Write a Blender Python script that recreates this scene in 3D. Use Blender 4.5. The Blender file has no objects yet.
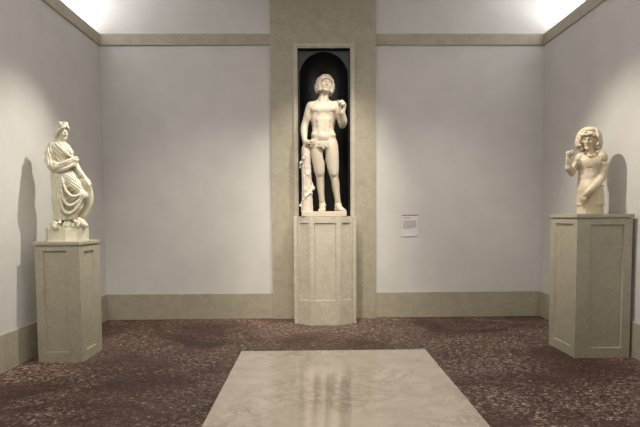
import bpy, bmesh, math, random
import numpy as np
from mathutils import Vector, Matrix
random.seed(7)
SC = bpy.context.scene
COL = SC.collection
PI = math.pi

# ------------------------------------------------------------------ objects
def tag(o, label=None, cat=None, group=None, kind=None):
    if label: o['label'] = label
    if cat: o['category'] = cat
    if group: o['group'] = group
    if kind: o['kind'] = kind
    return o

def thing(name, label, cat, loc, group=None):
    o = bpy.data.objects.new(name, None); COL.objects.link(o)
    o.location = loc; o.empty_display_size = .1
    return tag(o, label, cat, group)

def link_mesh(name, me, mat, parent=None, label=None):
    o = bpy.data.objects.new(name, me); COL.objects.link(o)
    if mat: me.materials.append(mat)
    if parent: o.parent = parent
    if label: o['label'] = label
    return o

def from_bm(name, bm, mat, parent=None, label=None, smooth=False, bevel=0):
    bmesh.ops.remove_doubles(bm, verts=bm.verts, dist=1e-5)
    bmesh.ops.recalc_face_normals(bm, faces=bm.faces)
    me = bpy.data.meshes.new(name); bm.to_mesh(me); bm.free()
    if smooth:
        for p in me.polygons: p.use_smooth = True
    o = link_mesh(name, me, mat, parent, label)
    if bevel:
        m = o.modifiers.new('bevel', 'BEVEL'); m.width = bevel; m.segments = 2
        m.limit_method = 'ANGLE'; m.angle_limit = math.radians(40)
    return o

def bx(bm, lo, hi):
    x0, y0, z0 = lo; x1, y1, z1 = hi
    v = [bm.verts.new(c) for c in ((x0,y0,z0),(x1,y0,z0),(x1,y1,z0),(x0,y1,z0),(x0,y0,z1),(x1,y0,z1),(x1,y1,z1),(x0,y1,z1))]
    for f in ((0,3,2,1),(4,5,6,7),(0,1,5,4),(1,2,6,5),(2,3,7,6),(3,0,4,7)):
        bm.faces.new([v[i] for i in f])

def box_obj(name, lo, hi, mat, parent=None, label=None, bevel=0):
    bm = bmesh.new(); bx(bm, lo, hi)
    return from_bm(name, bm, mat, parent, label, bevel=bevel)

def structure(name, boxes, mat, bevel=0, parent=None):
    bm = bmesh.new()
    for lo, hi in boxes: bx(bm, lo, hi)
    o = from_bm(name, bm, mat, parent, bevel=bevel)
    if not parent: o['kind'] = 'structure'
    return o

# ------------------------------------------------------------------ materials
def new_mat(name):
    m = bpy.data.materials.new(name); m.use_nodes = True
    nt = m.node_tree; b = nt.nodes['Principled BSDF']
    return m, nt, b

def coords(nt, scale=(1,1,1), rot=(0,0,0), world=True):
    mp = nt.nodes.new('ShaderNodeMapping')
    if world:
        g = nt.nodes.new('ShaderNodeNewGeometry'); nt.links.new(g.outputs['Position'], mp.inputs[0])
    else:
        g = nt.nodes.new('ShaderNodeTexCoord'); nt.links.new(g.outputs['Object'], mp.inputs[0])
    mp.inputs['Scale'].default_value = scale; mp.inputs['Rotation'].default_value = rot
    return mp.outputs[0]

def noise(nt, vec, scale, detail=4, rough=.55, dist=0.):
    n = nt.nodes.new('ShaderNodeTexNoise'); nt.links.new(vec, n.inputs['Vector'])
    n.inputs['Scale'].default_value = scale; n.inputs['Detail'].default_value = detail
    n.inputs['Roughness'].default_value = rough; n.inputs['Distortion'].default_value = dist
    return n.outputs['Fac']

def ramp(nt, fac, stops):
    r = nt.nodes.new('ShaderNodeValToRGB'); nt.links.new(fac, r.inputs[0])
    e = r.color_ramp.elements
    while len(e) < len(stops): e.new(.5)
    for el, (p, c) in zip(e, stops):
        el.position = p; el.color = (*c, 1) if len(c) == 3 else c
    return r.outputs[0]

def mix(nt, fac, a, b, mode='MIX'):
    n = nt.nodes.new('ShaderNodeMix'); n.data_type = 'RGBA'; n.blend_type = mode
    if isinstance(fac, (int, float)): n.inputs[0].default_value = fac
    else: nt.links.new(fac, n.inputs[0])
    for i, v in ((6, a), (7, b)):
        if isinstance(v, tuple): n.inputs[i].default_value = (*v, 1)
        else: nt.links.new(v, n.inputs[i])
    return n.outputs[2]

def bump(nt, b, fac, strength, dist=.01):
    n = nt.nodes.new('ShaderNodeBump'); n.inputs['Strength'].default_value = strength
    n.inputs['Distance'].default_value = dist
    nt.links.new(fac, n.inputs['Height']); nt.links.new(n.outputs[0], b.inputs['Normal'])

def stone_mat(name, base, dark, light, rough=.5, sc=1., vein=.5):
    m, nt, b = new_mat(name)
    v = coords(nt)
    n1 = noise(nt, v, 7*sc, 8, .72, .3)
    c = ramp(nt, n1, ((.30, dark), (.5, base), (.72, light)))
    n2 = noise(nt, v, 55*sc, 4, .65, .3)
    c = mix(nt, ramp(nt, n2, ((.52, (0,0,0)), (.68, (.75,.75,.75)))), c, tuple(x*.75 for x in dark))
    n4 = noise(nt, v, 34*sc, 3, .6, .5)
    c = mix(nt, ramp(nt, n4, ((.60, (0,0,0)), (.75, (.5,.5,.5)))), c, tuple(min(1, x*1.25) for x in light))
    n3 = noise(nt, v, 1.7*sc, 7, .6, 1.2)
    vn = ramp(nt, n3, ((.492, (0,0,0)), (.5, (vein,)*3), (.508, (0,0,0))))
    c = mix(nt, vn, c, tuple(x*.7 for x in dark))
    nt.links.new(c, b.inputs['Base Color'])
    b.inputs['Roughness'].default_value = rough
    bump(nt, b, n2, .05, .004)
    return m

def marble_mat(name, base, warm, grime, rough=.42):
    m, nt, b = new_mat(name)
    v = coords(nt, world=False)
    c = ramp(nt, noise(nt, v, 5, 6, .6, .8), ((.3, warm), (.6, base)))
    c = mix(nt, ramp(nt, noise(nt, v, 16, 6, .7), ((.55, (0,0,0)), (.8, (.45,.45,.45)))), c, grime)
    nt.links.new(c, b.inputs['Base Color'])
    b.inputs['Roughness'].default_value = rough
    b.inputs['Subsurface Weight'].default_value = .04
    b.inputs['Subsurface Radius'].default_value = (.012, .009, .006)
    bump(nt, b, noise(nt, v, 180, 3), .06, .003)
    return m

def plain(name, col, rough=.6, spec=.5):
    m, nt, b = new_mat(name)
    v = coords(nt)
    c = ramp(nt, noise(nt, v, 3, 4), ((.3, tuple(x*.96 for x in col)), (.7, tuple(min(1, x*1.03) for x in col))))
    nt.links.new(c, b.inputs['Base Color'])
    b.inputs['Roughness'].default_value = rough
    b.inputs['Specular IOR Level'].default_value = spec
    return m

M_WALL = plain('wall_paint', (.615, .598, .565), .85, .2)
M_CEIL = plain('ceiling_paint', (.72, .71, .71), .9, .2)
M_STONE = stone_mat('limestone', (.40, .36, .272), (.345, .305, .225), (.445, .405, .315), .5, 1, .25)
M_STONE2 = stone_mat('pedestal_limestone', (.43, .395, .30), (.385, .35, .262), (.465, .43, .335), .5, 1, .18)
M_FRAME = stone_mat('frame_limestone', (.52, .475, .38), (.44, .39, .30), (.58, .54, .44), .45, 1, .2)
M_BLACK = plain('niche_paint', (.012, .013, .013), .35, .5)
M_ADAM = marble_mat('white_marble', (.60, .54, .43), (.55, .485, .375), (.55, .46, .34))
M_IVORY = marble_mat('ivory_marble', (.70, .66, .52), (.63, .58, .44), (.46, .40, .28))
M_WARM = marble_mat('honey_marble', (.66, .57, .42), (.56, .46, .31), (.38, .29, .18))
M_BARK = marble_mat('stump_marble', (.70, .62, .52), (.55, .45, .37), (.36, .28, .22))

def floor_material():
    m, nt, b = new_mat('red_marble_floor')
    v = coords(nt, (.95, 1.2, 1.), (0, 0, math.radians(24)))
    base = ramp(nt, noise(nt, v, 2.2, 7, .65, .5), ((.3, (.036, .016, .012)), (.5, (.066, .031, .024)), (.7, (.10, .052, .041))))
    n1 = noise(nt, v, 11, 6, .72, .5)
    n2 = noise(nt, v, 27, 5, .7, .3)
    big = ramp(nt, noise(nt, v, .9, 6, .62, 1.), ((.40, (.22,)*3), (.58, (1.15,)*3)))
    s1 = ramp(nt, n1, ((.50, (0,0,0)), (.62, (.34,)*3)))
    s2 = ramp(nt, n2, ((.555, (0,0,0)), (.59, (.95,)*3)))
    n5 = noise(nt, coords(nt, (.75, 1.3, 1.), (0, 0, math.radians(24))), 46, 4, .7, .6)
    s5 = ramp(nt, n5, ((.57, (0,0,0)), (.60, (1.,)*3)))
    s2 = mix(nt, 1., s2, s5, 'SCREEN')
    s = mix(nt, 1., s1, s2, 'SCREEN')
    s = mix(nt, 1., s, big, 'MULTIPLY')
    pale = ramp(nt, noise(nt, v, 16, 4, .7), ((.35, (.16, .10, .075)), (.5, (.38, .28, .22)), (.65, (.74, .63, .53))))
    c = mix(nt, s, base, pale)
    nt.links.new(c, b.inputs['Base Color'])
    b.inputs['Roughness'].default_value = .5
    b.inputs['Specular IOR Level'].default_value = .22
    bump(nt, b, n2, .08, .004)
    return m
M_FLOOR = floor_material()

def bench_material():
    m, nt, b = new_mat('polished_cream_marble')
    v = coords(nt)
    c = ramp(nt, noise(nt, v, 4, 6, .6, .8), ((.3, (.47, .395, .305)), (.7, (.58, .50, .395))))
    n3 = noise(nt, v, 6.5, 9, .72, .5)
    vn = ramp(nt, n3, ((.44, (0,0,0)), (.5, (.5,)*3), (.56, (0,0,0))))
    n4 = ramp(nt, noise(nt, v, 1.7, 4, .6), ((.42, (0,0,0)), (.6, (1,1,1))))
    c = mix(nt, mix(nt, 1., vn, n4, 'MULTIPLY'), c, (.20, .155, .105))
    nt.links.new(c, b.inputs['Base Color'])
    b.inputs['Roughness'].default_value = .07
    b.inputs['Specular IOR Level'].default_value = .8
    return m
M_BENCH = bench_material()

# ------------------------------------------------------------------ camera (solved from the room's corner lines)
YAW, PITCH, ROLL, FPX = 1.51295e-2, 5.11660e-2, -5.9153e-3, 475.
def rig():
    r = Vector((math.cos(YAW), -math.sin(YAW), 0)); fh = Vector((math.sin(YAW), math.cos(YAW), 0)); up = Vector((0, 0, 1))
    fwd = math.cos(PITCH)*fh - math.sin(PITCH)*up
    u = math.sin(PITCH)*fh + math.cos(PITCH)*up
    c, s = math.cos(ROLL), math.sin(ROLL)
    R = c*r + s*u; U = c*u - s*r
    cam = bpy.data.cameras.new('camera'); o = bpy.data.objects.new('camera', cam); COL.objects.link(o)
    m = Matrix((R, U, -fwd)).transposed().to_4x4(); m.translation = Vector((0, 0, 1.5))
    o.matrix_world = m
    cam.sensor_fit = 'HORIZONTAL'; cam.sensor_width = 36; cam.lens = FPX/640*36
    cam.shift_x = 0; cam.shift_y = (240-213.5)/640
    cam.clip_start = .05
    SC.camera = o
rig()

# ------------------------------------------------------------------ room shell
XL, XR, YB = -2.991, 3.328, 6.915
ZT1, ZT2, ZB, ZC = 3.927, 4.085, .374, 4.66
YF = -2.2
RX0, RX1 = XL-.6, XR+.6           # the walls above the cornice stand further out
PX0, PX1, PY = -.586, .914, 6.872 # central stone pillar
NX0, NX1, NZ1 = -.205, .551, 3.876  # niche opening
PEDZ = 1.49

structure('floor', [((RX0, YF, -.1), (RX1, YB+.5, 0))], M_FLOOR)
structure('ceiling', [((RX0, YF, ZC), (RX1, YB+.5, ZC+.1))], M_CEIL)
structure('wall_back', [((RX0, YB, 0), (PX0+.02, YB+.1, ZC)), ((PX1-.02, YB, 0), (RX1, YB+.1, ZC))], M_WALL)
structure('wall_left', [((XL-.14, YF, 0), (XL-.02, YB, ZT2-.002))], M_WALL)
structure('wall_right', [((XR+.02, YF, 0), (XR+.14, YB, ZT2-.002))], M_WALL)
structure('wall_left_upper', [((RX0-.1, YF, 0), (RX0, YB+.1, ZC))], M_WALL)
structure('wall_right_upper', [((RX1, YF, 0), (RX1+.1, YB+.1, ZC))], M_WALL)
structure('wall_front', [((RX0, YF-.1, 0), (RX1, YF, ZC))], M_WALL)
structure('trim_1', [((XL, YB-.024, ZT1), (PX0, YB+.001, ZT2))], M_STONE, .004)
structure('trim_2', [((PX1, YB-.024, ZT1), (XR, YB+.001, ZT2))], M_STONE, .004)
structure('trim_3', [((XL-.16, YF, ZT1), (XL, YB+.001, ZT2))], M_STONE, .004)
structure('trim_4', [((XR, YF, ZT1), (XR+.16, YB+.001, ZT2))], M_STONE, .004)
structure('baseboard_back_left', [((XL, YB-.022, 0), (PX0, YB+.001, ZB))], M_STONE, .006)
structure('baseboard_back_right', [((PX1, YB-.022, 0), (XR, YB+.001, ZB))], M_STONE, .006)
structure('baseboard_left', [((XL-.021, YF, 0), (XL, YB+.001, ZB))], M_STONE, .006)
structure('baseboard_right', [((XR, YF, 0), (XR+.021, YB+.001, ZB))], M_STONE, .006)
# pillar of stone slabs around the niche opening
structure('pillar', [((PX0, PY, 0), (NX0, YB+.45, ZC)), ((NX1, PY, 0), (PX1, YB+.45, ZC)),
                     ((NX0, PY, NZ1), (NX1, YB+.45, ZC)), ((NX0, PY, 0), (NX1, YB+.45, PEDZ-.005))], M_STONE)

# niche: a flat dark panel with a round-headed recess, inside a pale moulded frame
def niche():
    root = bpy.data.objects.new('niche', None); COL.objects.link(root)
    root.location = ((NX0+NX1)/2, PY, PEDZ); root['kind'] = 'structure'
    cx = 0; hw = (NX1-NX0)/2; H = NZ1-PEDZ
    yp = .07                                   # panel set back from the pillar face
    ra = hw-.028; zs = H-.030-ra               # arch radius and springing
    bm = bmesh.new()
    n = 40
    prof = [(-ra, 0)]+[(-ra*math.cos(PI*i/n), zs+ra*math.sin(PI*i/n)) for i in range(n+1)]+[(ra, 0)]
    outer = []
    for x, z in prof:                          # matching points on the rectangle
        if z <= zs+1e-6: outer.append((-hw if x < 0 else hw, z))
        else:
            t = min(hw/max(abs(x), 1e-6), (H-zs)/(z-zs))
            outer.append((x*t, zs+(z-zs)*t))
    a = [bm.verts.new((x, yp, z)) for x, z in prof]; o_ = [bm.verts.new((x, yp, z)) for x, z in outer]
    for i in range(len(prof)-1): bm.faces.new((a[i], a[i+1], o_[i+1], o_[i]))
    tl = bm.verts.new((-hw, yp, H)); tr = bm.verts.new((hw, yp, H))
    k = [i for i in range(len(outer)-1) if outer[i][0] == -hw and outer[i+1][1] >= H-1e-6 and outer[i+1][0] > -hw]
    for i in range(len(outer)-1):
        (x0, z0), (x1, z1) = outer[i], outer[i+1]
        if x0 <= -hw+1e-6 and z1 >= H-1e-6 and x1 > -hw+1e-6: bm.faces.new((o_[i], o_[i+1], tl))
        if x1 >= hw-1e-6 and z0 >= H-1e-6 and x0 < hw-1e-6: bm.faces.new((o_[i], o_[i+1], tr))
    # half-round recess behind the arch with a quarter-sphere head
    m = 20
    rings = []
    for i in range(n+1):                       # angle around the vertical section, 0..PI
        t = PI*i/n
        col = []
        x = -ra*math.cos(t); y = yp+.32*math.sin(t)
        col.append(bm.verts.new((x, y, 0)))
        for j in range(m+1):
            ph = PI/2*j/m
            col.append(bm.verts.new((x*math.cos(ph), yp+.32*math.sin(t)*math.cos(ph), zs+ra*math.sin(ph))))
        rings.append(col)
    for i in range(n):
        for j in range(m+1):
            f = [rings[i][j], rings[i][j+1], rings[i+1][j+1], rings[i+1][j]]
            bm.faces.new(f).smooth = True
    # floor of the recess and reveals
    for lo, hi in (((-hw, 0, -.004), (hw, .42, 0)), ((-hw, .0, 0), (-hw+.004, yp, H)), ((hw-.004, 0, 0), (hw, yp, H)), ((-hw, 0, H-.004), (hw, yp, H))):
        bx(bm, lo, hi)
    me = bpy.data.meshes.new('lining'); bm.normal_update(); bm.to_mesh(me); bm.free()
    link_mesh('lining', me, M_BLACK, root)
    f = bmesh.new(); w = .056
    for lo, hi in (((-hw-w, -.03, .0), (-hw-.012, .0, H+w)), ((-hw-.0125, -.016, 0), (-hw+.004, .02, H+.012)),
                   ((hw+.012, -.03, .0), (hw+w, .0, H+w)), ((hw-.004, -.016, 0), (hw+.0125, .02, H+.012)),
                   ((-hw-.012, -.03, H+.012), (hw+.012, .0, H+w)), ((-hw+.004, -.016, H-.003), (hw-.004, .02, H+.012))):
        bx(f, lo, hi)
    from_bm('frame', f, M_FRAME, root)
niche()

# ------------------------------------------------------------------ pedestals
def face_with_panel(bm, p0, p1, z0, z1, hole, depth):
    """one upright side from p0 to p1 (outward normal to the right of p0->p1 seen from above); hole=(u0,u1,za,zb)"""
    p0 = Vector((*p0, 0)); p1 = Vector((*p1, 0)); d = (p1-p0); L = d.length; d /= L
    nrm = Vector((d.y, -d.x, 0))
    P = lambda u, z, dd=0: bm.verts.new(p0+d*u-nrm*dd+Vector((0, 0, z)))
    if not hole:
        bm.faces.new((P(0, z0), P(L, z0), P(L, z1), P(0, z1))); return None
    u0, u1, za, zb = hole
    o = [P(0, z0), P(L, z0), P(L, z1), P(0, z1)]
    i = [P(u0, za), P(u1, za), P(u1, zb), P(u0, zb)]
    e = .006
    k = [P(u0+e, za+e, depth), P(u1-e, za+e, depth), P(u1-e, zb-e, depth), P(u0+e, zb-e, depth)]
    for a in range(4):
        b = (a+1) % 4
        bm.faces.new((o[a], o[b], i[b], i[a])); bm.faces.new((i[a], i[b], k[b], k[a]))
    bm.faces.new(k)
    pm = bmesh.new()
    Q = lambda u, z, dd: pm.verts.new(p0+d*u-nrm*dd+Vector((0, 0, z)))
    r = [[Q(*c, dd) for c in ((u0+e, za+e), (u1-e, za+e), (u1-e, zb-e), (u0+e, zb-e))] for dd in (depth-.0002, depth-.004)]
    pm.faces.new(r[0][::-1]); pm.faces.new(r[1])
    for a in range(4):
        b = (a+1) % 4
        pm.faces.new((r[0][a], r[0][b], r[1][b], r[1][a]))
    return pm

def pedestal(label, plan, loc, H, holes, slab=None, strips=None, mat=M_STONE2, back=0):
    """plan: points counter-clockwise seen from above; holes: {side index: hole}"""
    root = thing('pedestal', label, 'pedestal', loc)
    bm = bmesh.new(); panels = []
    top = H-(slab or 0)
    n = len(plan)
    for i in range(n):
        pm = face_with_panel(bm, plan[i], plan[(i+1) % n], 0, top, holes.get(i), .02)
        if pm: panels.append(pm)
    for z in (0, top):
        bm.faces.new([bm.verts.new((x, y, z)) for x, y in plan])
    from_bm('body', bm, mat, root)
    for pm in panels: from_bm('panel', pm, mat, root)
    if slab:
        x0 = min(p[0] for p in plan); x1 = max(p[0] for p in plan); y0 = min(p[1] for p in plan); y1 = max(p[1] for p in plan)
        g = .008
        box_obj('top_slab', (x0-.012, y0-.012, top+g), (x1+.012, y1+.012, H), mat, root, bevel=.004)
        box_obj('neck', (x0+.012, y0+.012, top), (x1-.012, y1-.012, top+g), mat, root)
    for lo, hi in strips or (): box_obj('corner_strip', lo, hi, M_FRAME, root, bevel=.005)
    return root

pedestal('narrow stone pedestal carrying the statue of the draped woman, by the left wall',
         [(0, 0), (.452, 0), (.452, .462), (0, .462)], (-2.843, 4.885, 0), 1.248,
         {0: (.078, .318, .105, 1.156), 1: (.095, .325, .10, 1.144)}, .044)
pedestal('wide stone pedestal carrying the half-length youth, by the right wall',
         [(0, 0), (.576, 0), (.576, .545), (0, .545)], (2.722, 4.847, 0), 1.500,
         {0: (.14, .488, .104, 1.392), 3: (.545-.44, .545-.085, .1, 1.40)}, .046)
cx0 = .169
ped = pedestal('tall canted stone pedestal in the middle, beneath the standing nude man',
         [(-.202, 0), (.202, 0), (.378, .098), (.378, .430), (-.378, .430), (-.378, .098)], (cx0, 6.44, 0), PEDZ,
         {0: (.055, .349, .34, 1.40), 1: (.035, .166, .34, 1.40), 5: (.035, .166, .34, 1.40)}, None,
         [((-.432, .112, 0), (-.378, .430, PEDZ)), ((.378, .112, 0), (.432, .430, PEDZ))], M_FRAME)

# ------------------------------------------------------------------ bench
bench = thing('bench', 'low polished cream marble bench in front of the central pedestal', 'bench', (.16, 2.6, 0))
box_obj('seat_slab', (-.735, -1.0, .37), (.735, 1.135, .43), M_BENCH, bench, bevel=.006)
box_obj('base', (-.66, -.93, 0), (.66, 1.06, .37), M_BENCH, bench, bevel=.006)

# ------------------------------------------------------------------ wall label
def placard():
    r = thing('wall_label', 'small white text label on the back wall, right of the stone pillar', 'label', (1.4135, YB, 1.347))
    hw, hh = .118, .158
    box_obj('board', (-hw, -.012, -hh), (hw, -.0004, hh), plain('label_card', (.70, .67, .66), .6), r, bevel=.002)
    ink = plain('label_ink', (.13, .10, .10), .7); grey = plain('label_grey_ink', (.36, .36, .34), .7); red = plain('label_red', (.20, .06, .055), .6)
    box_obj('red_band', (-hw, -.0135, hh-.012), (hw, -.0118, hh), red, r)
    bm = bmesh.new(); x = -hw+.02
    for w in (.012, .034, .018, .026):
        bx(bm, (x, -.0132, hh-.050), (x+w, -.0118, hh-.040)); x += w+.006
    from_bm('title_line', bm, ink, r)
    bm = bmesh.new(); rnd = random.Random(3)
    for i in range(9):
        x = -hw+.02; z = hh-.088-i*.0135
        end = hw-.02 if i < 8 else .02
        while x < end-.008:
            w = min(rnd.uniform(.012, .034), end-x)
            bx(bm, (x, -.0130, z-.0045), (x+w, -.0118, z+.0045)); x += w+.004
    from_bm('text_block', bm, grey, r)
    bm = bmesh.new()
    bx(bm, (-hw+.02, -.0130, -hh+.040), (-hw+.045, -.0118, -hh+.046)); bx(bm, (-hw+.05, -.0130, -hh+.040), (-hw+.062, -.0118, -hh+.046))
    from_bm('footer_line', bm, grey, r)
placard()

# ------------------------------------------------------------------ sculpting: a distance field meshed by surface nets
def rot(yaw=0, pitch=0, roll=0):
    y, p, r = (math.radians(a) for a in (yaw, pitch, roll))
    return np.array(Matrix.Rotation(y, 3, 'Z') @ Matrix.Rotation(p, 3, 'X') @ Matrix.Rotation(r, 3, 'Y'))
I3 = np.eye(3)

FIT = (1, 1, 1)          # overall proportion of the statue being carved
class Clay:
    def __init__(s, lo, hi, h):
        s.h = h; s.lo = np.array(lo, float)
        s.n = np.ceil((np.array(hi)-s.lo)/h).astype(int)+1
        s.F = np.full(s.n, 1., np.float32)
        s.ax = [(s.lo[i]+h*np.arange(s.n[i])).astype(np.float32) for i in range(3)]
    def win(s, lo, hi):
        a = np.clip(np.floor((np.array(lo)-s.lo)/s.h).astype(int), 0, s.n)
        b = np.clip(np.ceil((np.array(hi)-s.lo)/s.h).astype(int)+1, 0, s.n)
        if np.any(b <= a): return None
        sl = tuple(slice(a[i], b[i]) for i in range(3))
        X = s.ax[0][sl[0]][:, None, None]; Y = s.ax[1][sl[1]][None, :, None]; Z = s.ax[2][sl[2]][None, None, :]
        return sl, X, Y, Z
    def put(s, sl, d, k, mode):
        A = s.F[sl]
        if mode == 'add':
            h = np.maximum(k-np.abs(A-d), 0)/k
            s.F[sl] = np.minimum(A, d)-h*h*k*.25
        else:
            d = -d; h = np.maximum(k-np.abs(A-d), 0)/k
            s.F[sl] = np.maximum(A, d)+h*h*k*.25
    def cap(s, a, b, ra, rb=None, k=.02, mode='add'):
        rb = ra if rb is None else rb
        a = np.array(a, float); b = np.array(b, float); m = max(ra, rb)+k+3*s.h
        w = s.win(np.minimum(a, b)-m, np.maximum(a, b)+m)
        if not w: return
        sl, X, Y, Z = w; ba = b-a; L = max((ba**2).sum(), 1e-9)
        t = np.clip(((X-a[0])*ba[0]+(Y-a[1])*ba[1]+(Z-a[2])*ba[2])/L, 0, 1)
        d = np.sqrt((X-a[0]-ba[0]*t)**2+(Y-a[1]-ba[1]*t)**2+(Z-a[2]-ba[2]*t)**2)-(ra+(rb-ra)*t)
        s.put(sl, d.astype(np.float32), k, mode)
    def chain(s, pts, rs, k=.02, mode='add'):
        if isinstance(rs, (int, float)): rs = [rs]*len(pts)
        for i in range(len(pts)-1): s.cap(pts[i], pts[i+1], rs[i], rs[i+1], k, mode)
    def curve(s, pts, rs, k=.02, mode='add', n=4):
        P = np.array(pts, float); N = len(P)
        if isinstance(rs, (int, float)): rs = [rs]*N
        out = []; ro = []
        for i in range(N-1):
            p0 = P[max(i-1, 0)]; p1 = P[i]; p2 = P[i+1]; p3 = P[min(i+2, N-1)]
            for j in range(n):
                t = j/n
                out.append(.5*(2*p1+(p2-p0)*t+(2*p0-5*p1+4*p2-p3)*t*t+(3*p1-p0-3*p2+p3)*t**3)); ro.append(rs[i]+(rs[i+1]-rs[i])*t)
        out.append(P[-1]); ro.append(rs[-1])
        s.chain(out, ro, k, mode)
    def ell(s, c, r, k=.02, R=I3, mode='add'):
        c = np.array(c, float); r = np.array([r]*3 if isinstance(r, (int, float)) else r, float)
        ext = np.sqrt(((R*r[None, :])**2).sum(1))+k+3*s.h
        w = s.win(c-ext, c+ext)
        if not w: return
        sl, X, Y, Z = w; x, y, z = X-c[0], Y-c[1], Z-c[2]
        q = [R[0, i]*x+R[1, i]*y+R[2, i]*z for i in range(3)]
        k0 = np.sqrt(sum((q[i]/r[i])**2 for i in range(3))); k1 = np.sqrt(sum((q[i]/r[i]**2)**2 for i in range(3)))
        d = k0*(k0-1)/np.maximum(k1, 1e-6)
        s.put(sl, d.astype(np.float32), k, mode)
    def box(s, c, half, rad=.005, k=.01, R=I3, mode='add'):
        c = np.array(c, float); half = np.array(half, float)
        ext = np.abs(R)@half+k+3*s.h
        w = s.win(c-ext, c+ext)
        if not w: return
        sl, X, Y, Z = w; x, y, z = X-c[0], Y-c[1], Z-c[2]
        q = [np.abs(R[0, i]*x+R[1, i]*y+R[2, i]*z)-half[i]+rad for i in range(3)]
        d = np.sqrt(sum(np.maximum(a, 0)**2 for a in q))+np.minimum(np.maximum(np.maximum(q[0], q[1]), q[2]), 0)-rad
        s.put(sl, d.astype(np.float32), k, mode)
    def warp(s, lo, hi, fn):
        w = s.win(lo, hi)
        if w: sl, X, Y, Z = w; s.F[sl] += fn(X, Y, Z).astype(np.float32)
    def mesh(s, name, mat, parent, label=None, off=(0, 0, 0), relax=1):
        F = s.F.copy()
        for ax in range(3):                       # close the surface at the border of the grid
            i = [slice(None)]*3
            for e in (0, -1): i[ax] = e; F[tuple(i)] = np.maximum(F[tuple(i)], s.h*.5)
        S = F < 0; n = s.n
        c = np.zeros(n-1, np.int8)
        for dx in (0, 1):
            for dy in (0, 1):
                for dz in (0, 1): c += S[dx:n[0]-1+dx, dy:n[1]-1+dy, dz:n[2]-1+dz]
        act = (c > 0) & (c < 8)
        ci = np.argwhere(act); idx = np.full(n-1, -1, np.int64); idx[act] = np.arange(len(ci))
        pos = np.zeros((len(ci), 3)); cnt = np.zeros(len(ci))
        cor = [(a, b, d) for a in (0, 1) for b in (0, 1) for d in (0, 1)]
        for p in cor:
            for ax in range(3):
                if p[ax]: continue
                qn = list(p); qn[ax] = 1
                A = F[ci[:, 0]+p[0], ci[:, 1]+p[1], ci[:, 2]+p[2]]; B = F[ci[:, 0]+qn[0], ci[:, 1]+qn[1], ci[:, 2]+qn[2]]
                x = (A < 0) != (B < 0)
                t = np.where(x, A/np.where(x, A-B, 1), 0)
                v = np.tile(np.array(p, float), (len(ci), 1)); v[:, ax] = t
                pos[x] += v[x]; cnt[x] += 1
        V = s.lo+s.h*(ci+pos/cnt[:, None])
        quads = []
        for ax in range(3):
            u, w = [(1, 2), (2, 0), (0, 1)][ax]
            sa = [slice(0, n[i]-1) if i == ax else slice(1, n[i]-1) for i in range(3)]
            sb = list(sa); sb[ax] = slice(1, n[ax])
            A, B = S[tuple(sa)], S[tuple(sb)]
            e = np.argwhere(A != B)
            base = e.copy()
            for i in range(3):
                if i != ax: base[:, i] += 1
            flip = A[tuple(e.T)]
            def cell(du, dw):
                q = base.copy(); q[:, u] -= du; q[:, w] -= dw
                return idx[q[:, 0], q[:, 1], q[:, 2]]
            Q = np.stack([cell(1, 1), cell(0, 1), cell(0, 0), cell(1, 0)], 1)
            Q[~flip] = Q[~flip][:, ::-1]
            quads.append(Q)
        Q = np.concatenate(quads); Q = Q[(Q >= 0).all(1)]
        for _ in range(relax):                    # light smoothing
            acc = np.zeros_like(V); m = np.zeros(len(V))
            for a in range(4):
                i, j = Q[:, a], Q[:, (a+1) % 4]
                for d in range(3): acc[:, d] += np.bincount(i, V[j, d], len(V))+np.bincount(j, V[i, d], len(V))
                m += np.bincount(i, minlength=len(V))+np.bincount(j, minlength=len(V))
            V = V+.5*(acc/np.maximum(m, 1)[:, None]-V)
        V *= np.array(FIT); V += np.array(off)
        me = bpy.data.meshes.new(name)
        me.vertices.add(len(V)); me.vertices.foreach_set('co', V.astype(np.float32).ravel())
        me.loops.add(Q.size); me.loops.foreach_set('vertex_index', Q.astype(np.int32).ravel())
        me.polygons.add(len(Q)); me.polygons.foreach_set('loop_start', np.arange(0, Q.size, 4, dtype=np.int32))
        me.polygons.foreach_set('loop_total', np.full(len(Q), 4, np.int32))
        me.polygons.foreach_set('use_smooth', np.ones(len(Q), bool))
        me.update(calc_edges=True); me.validate()
        return link_mesh(name, me, mat, parent, label)

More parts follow.
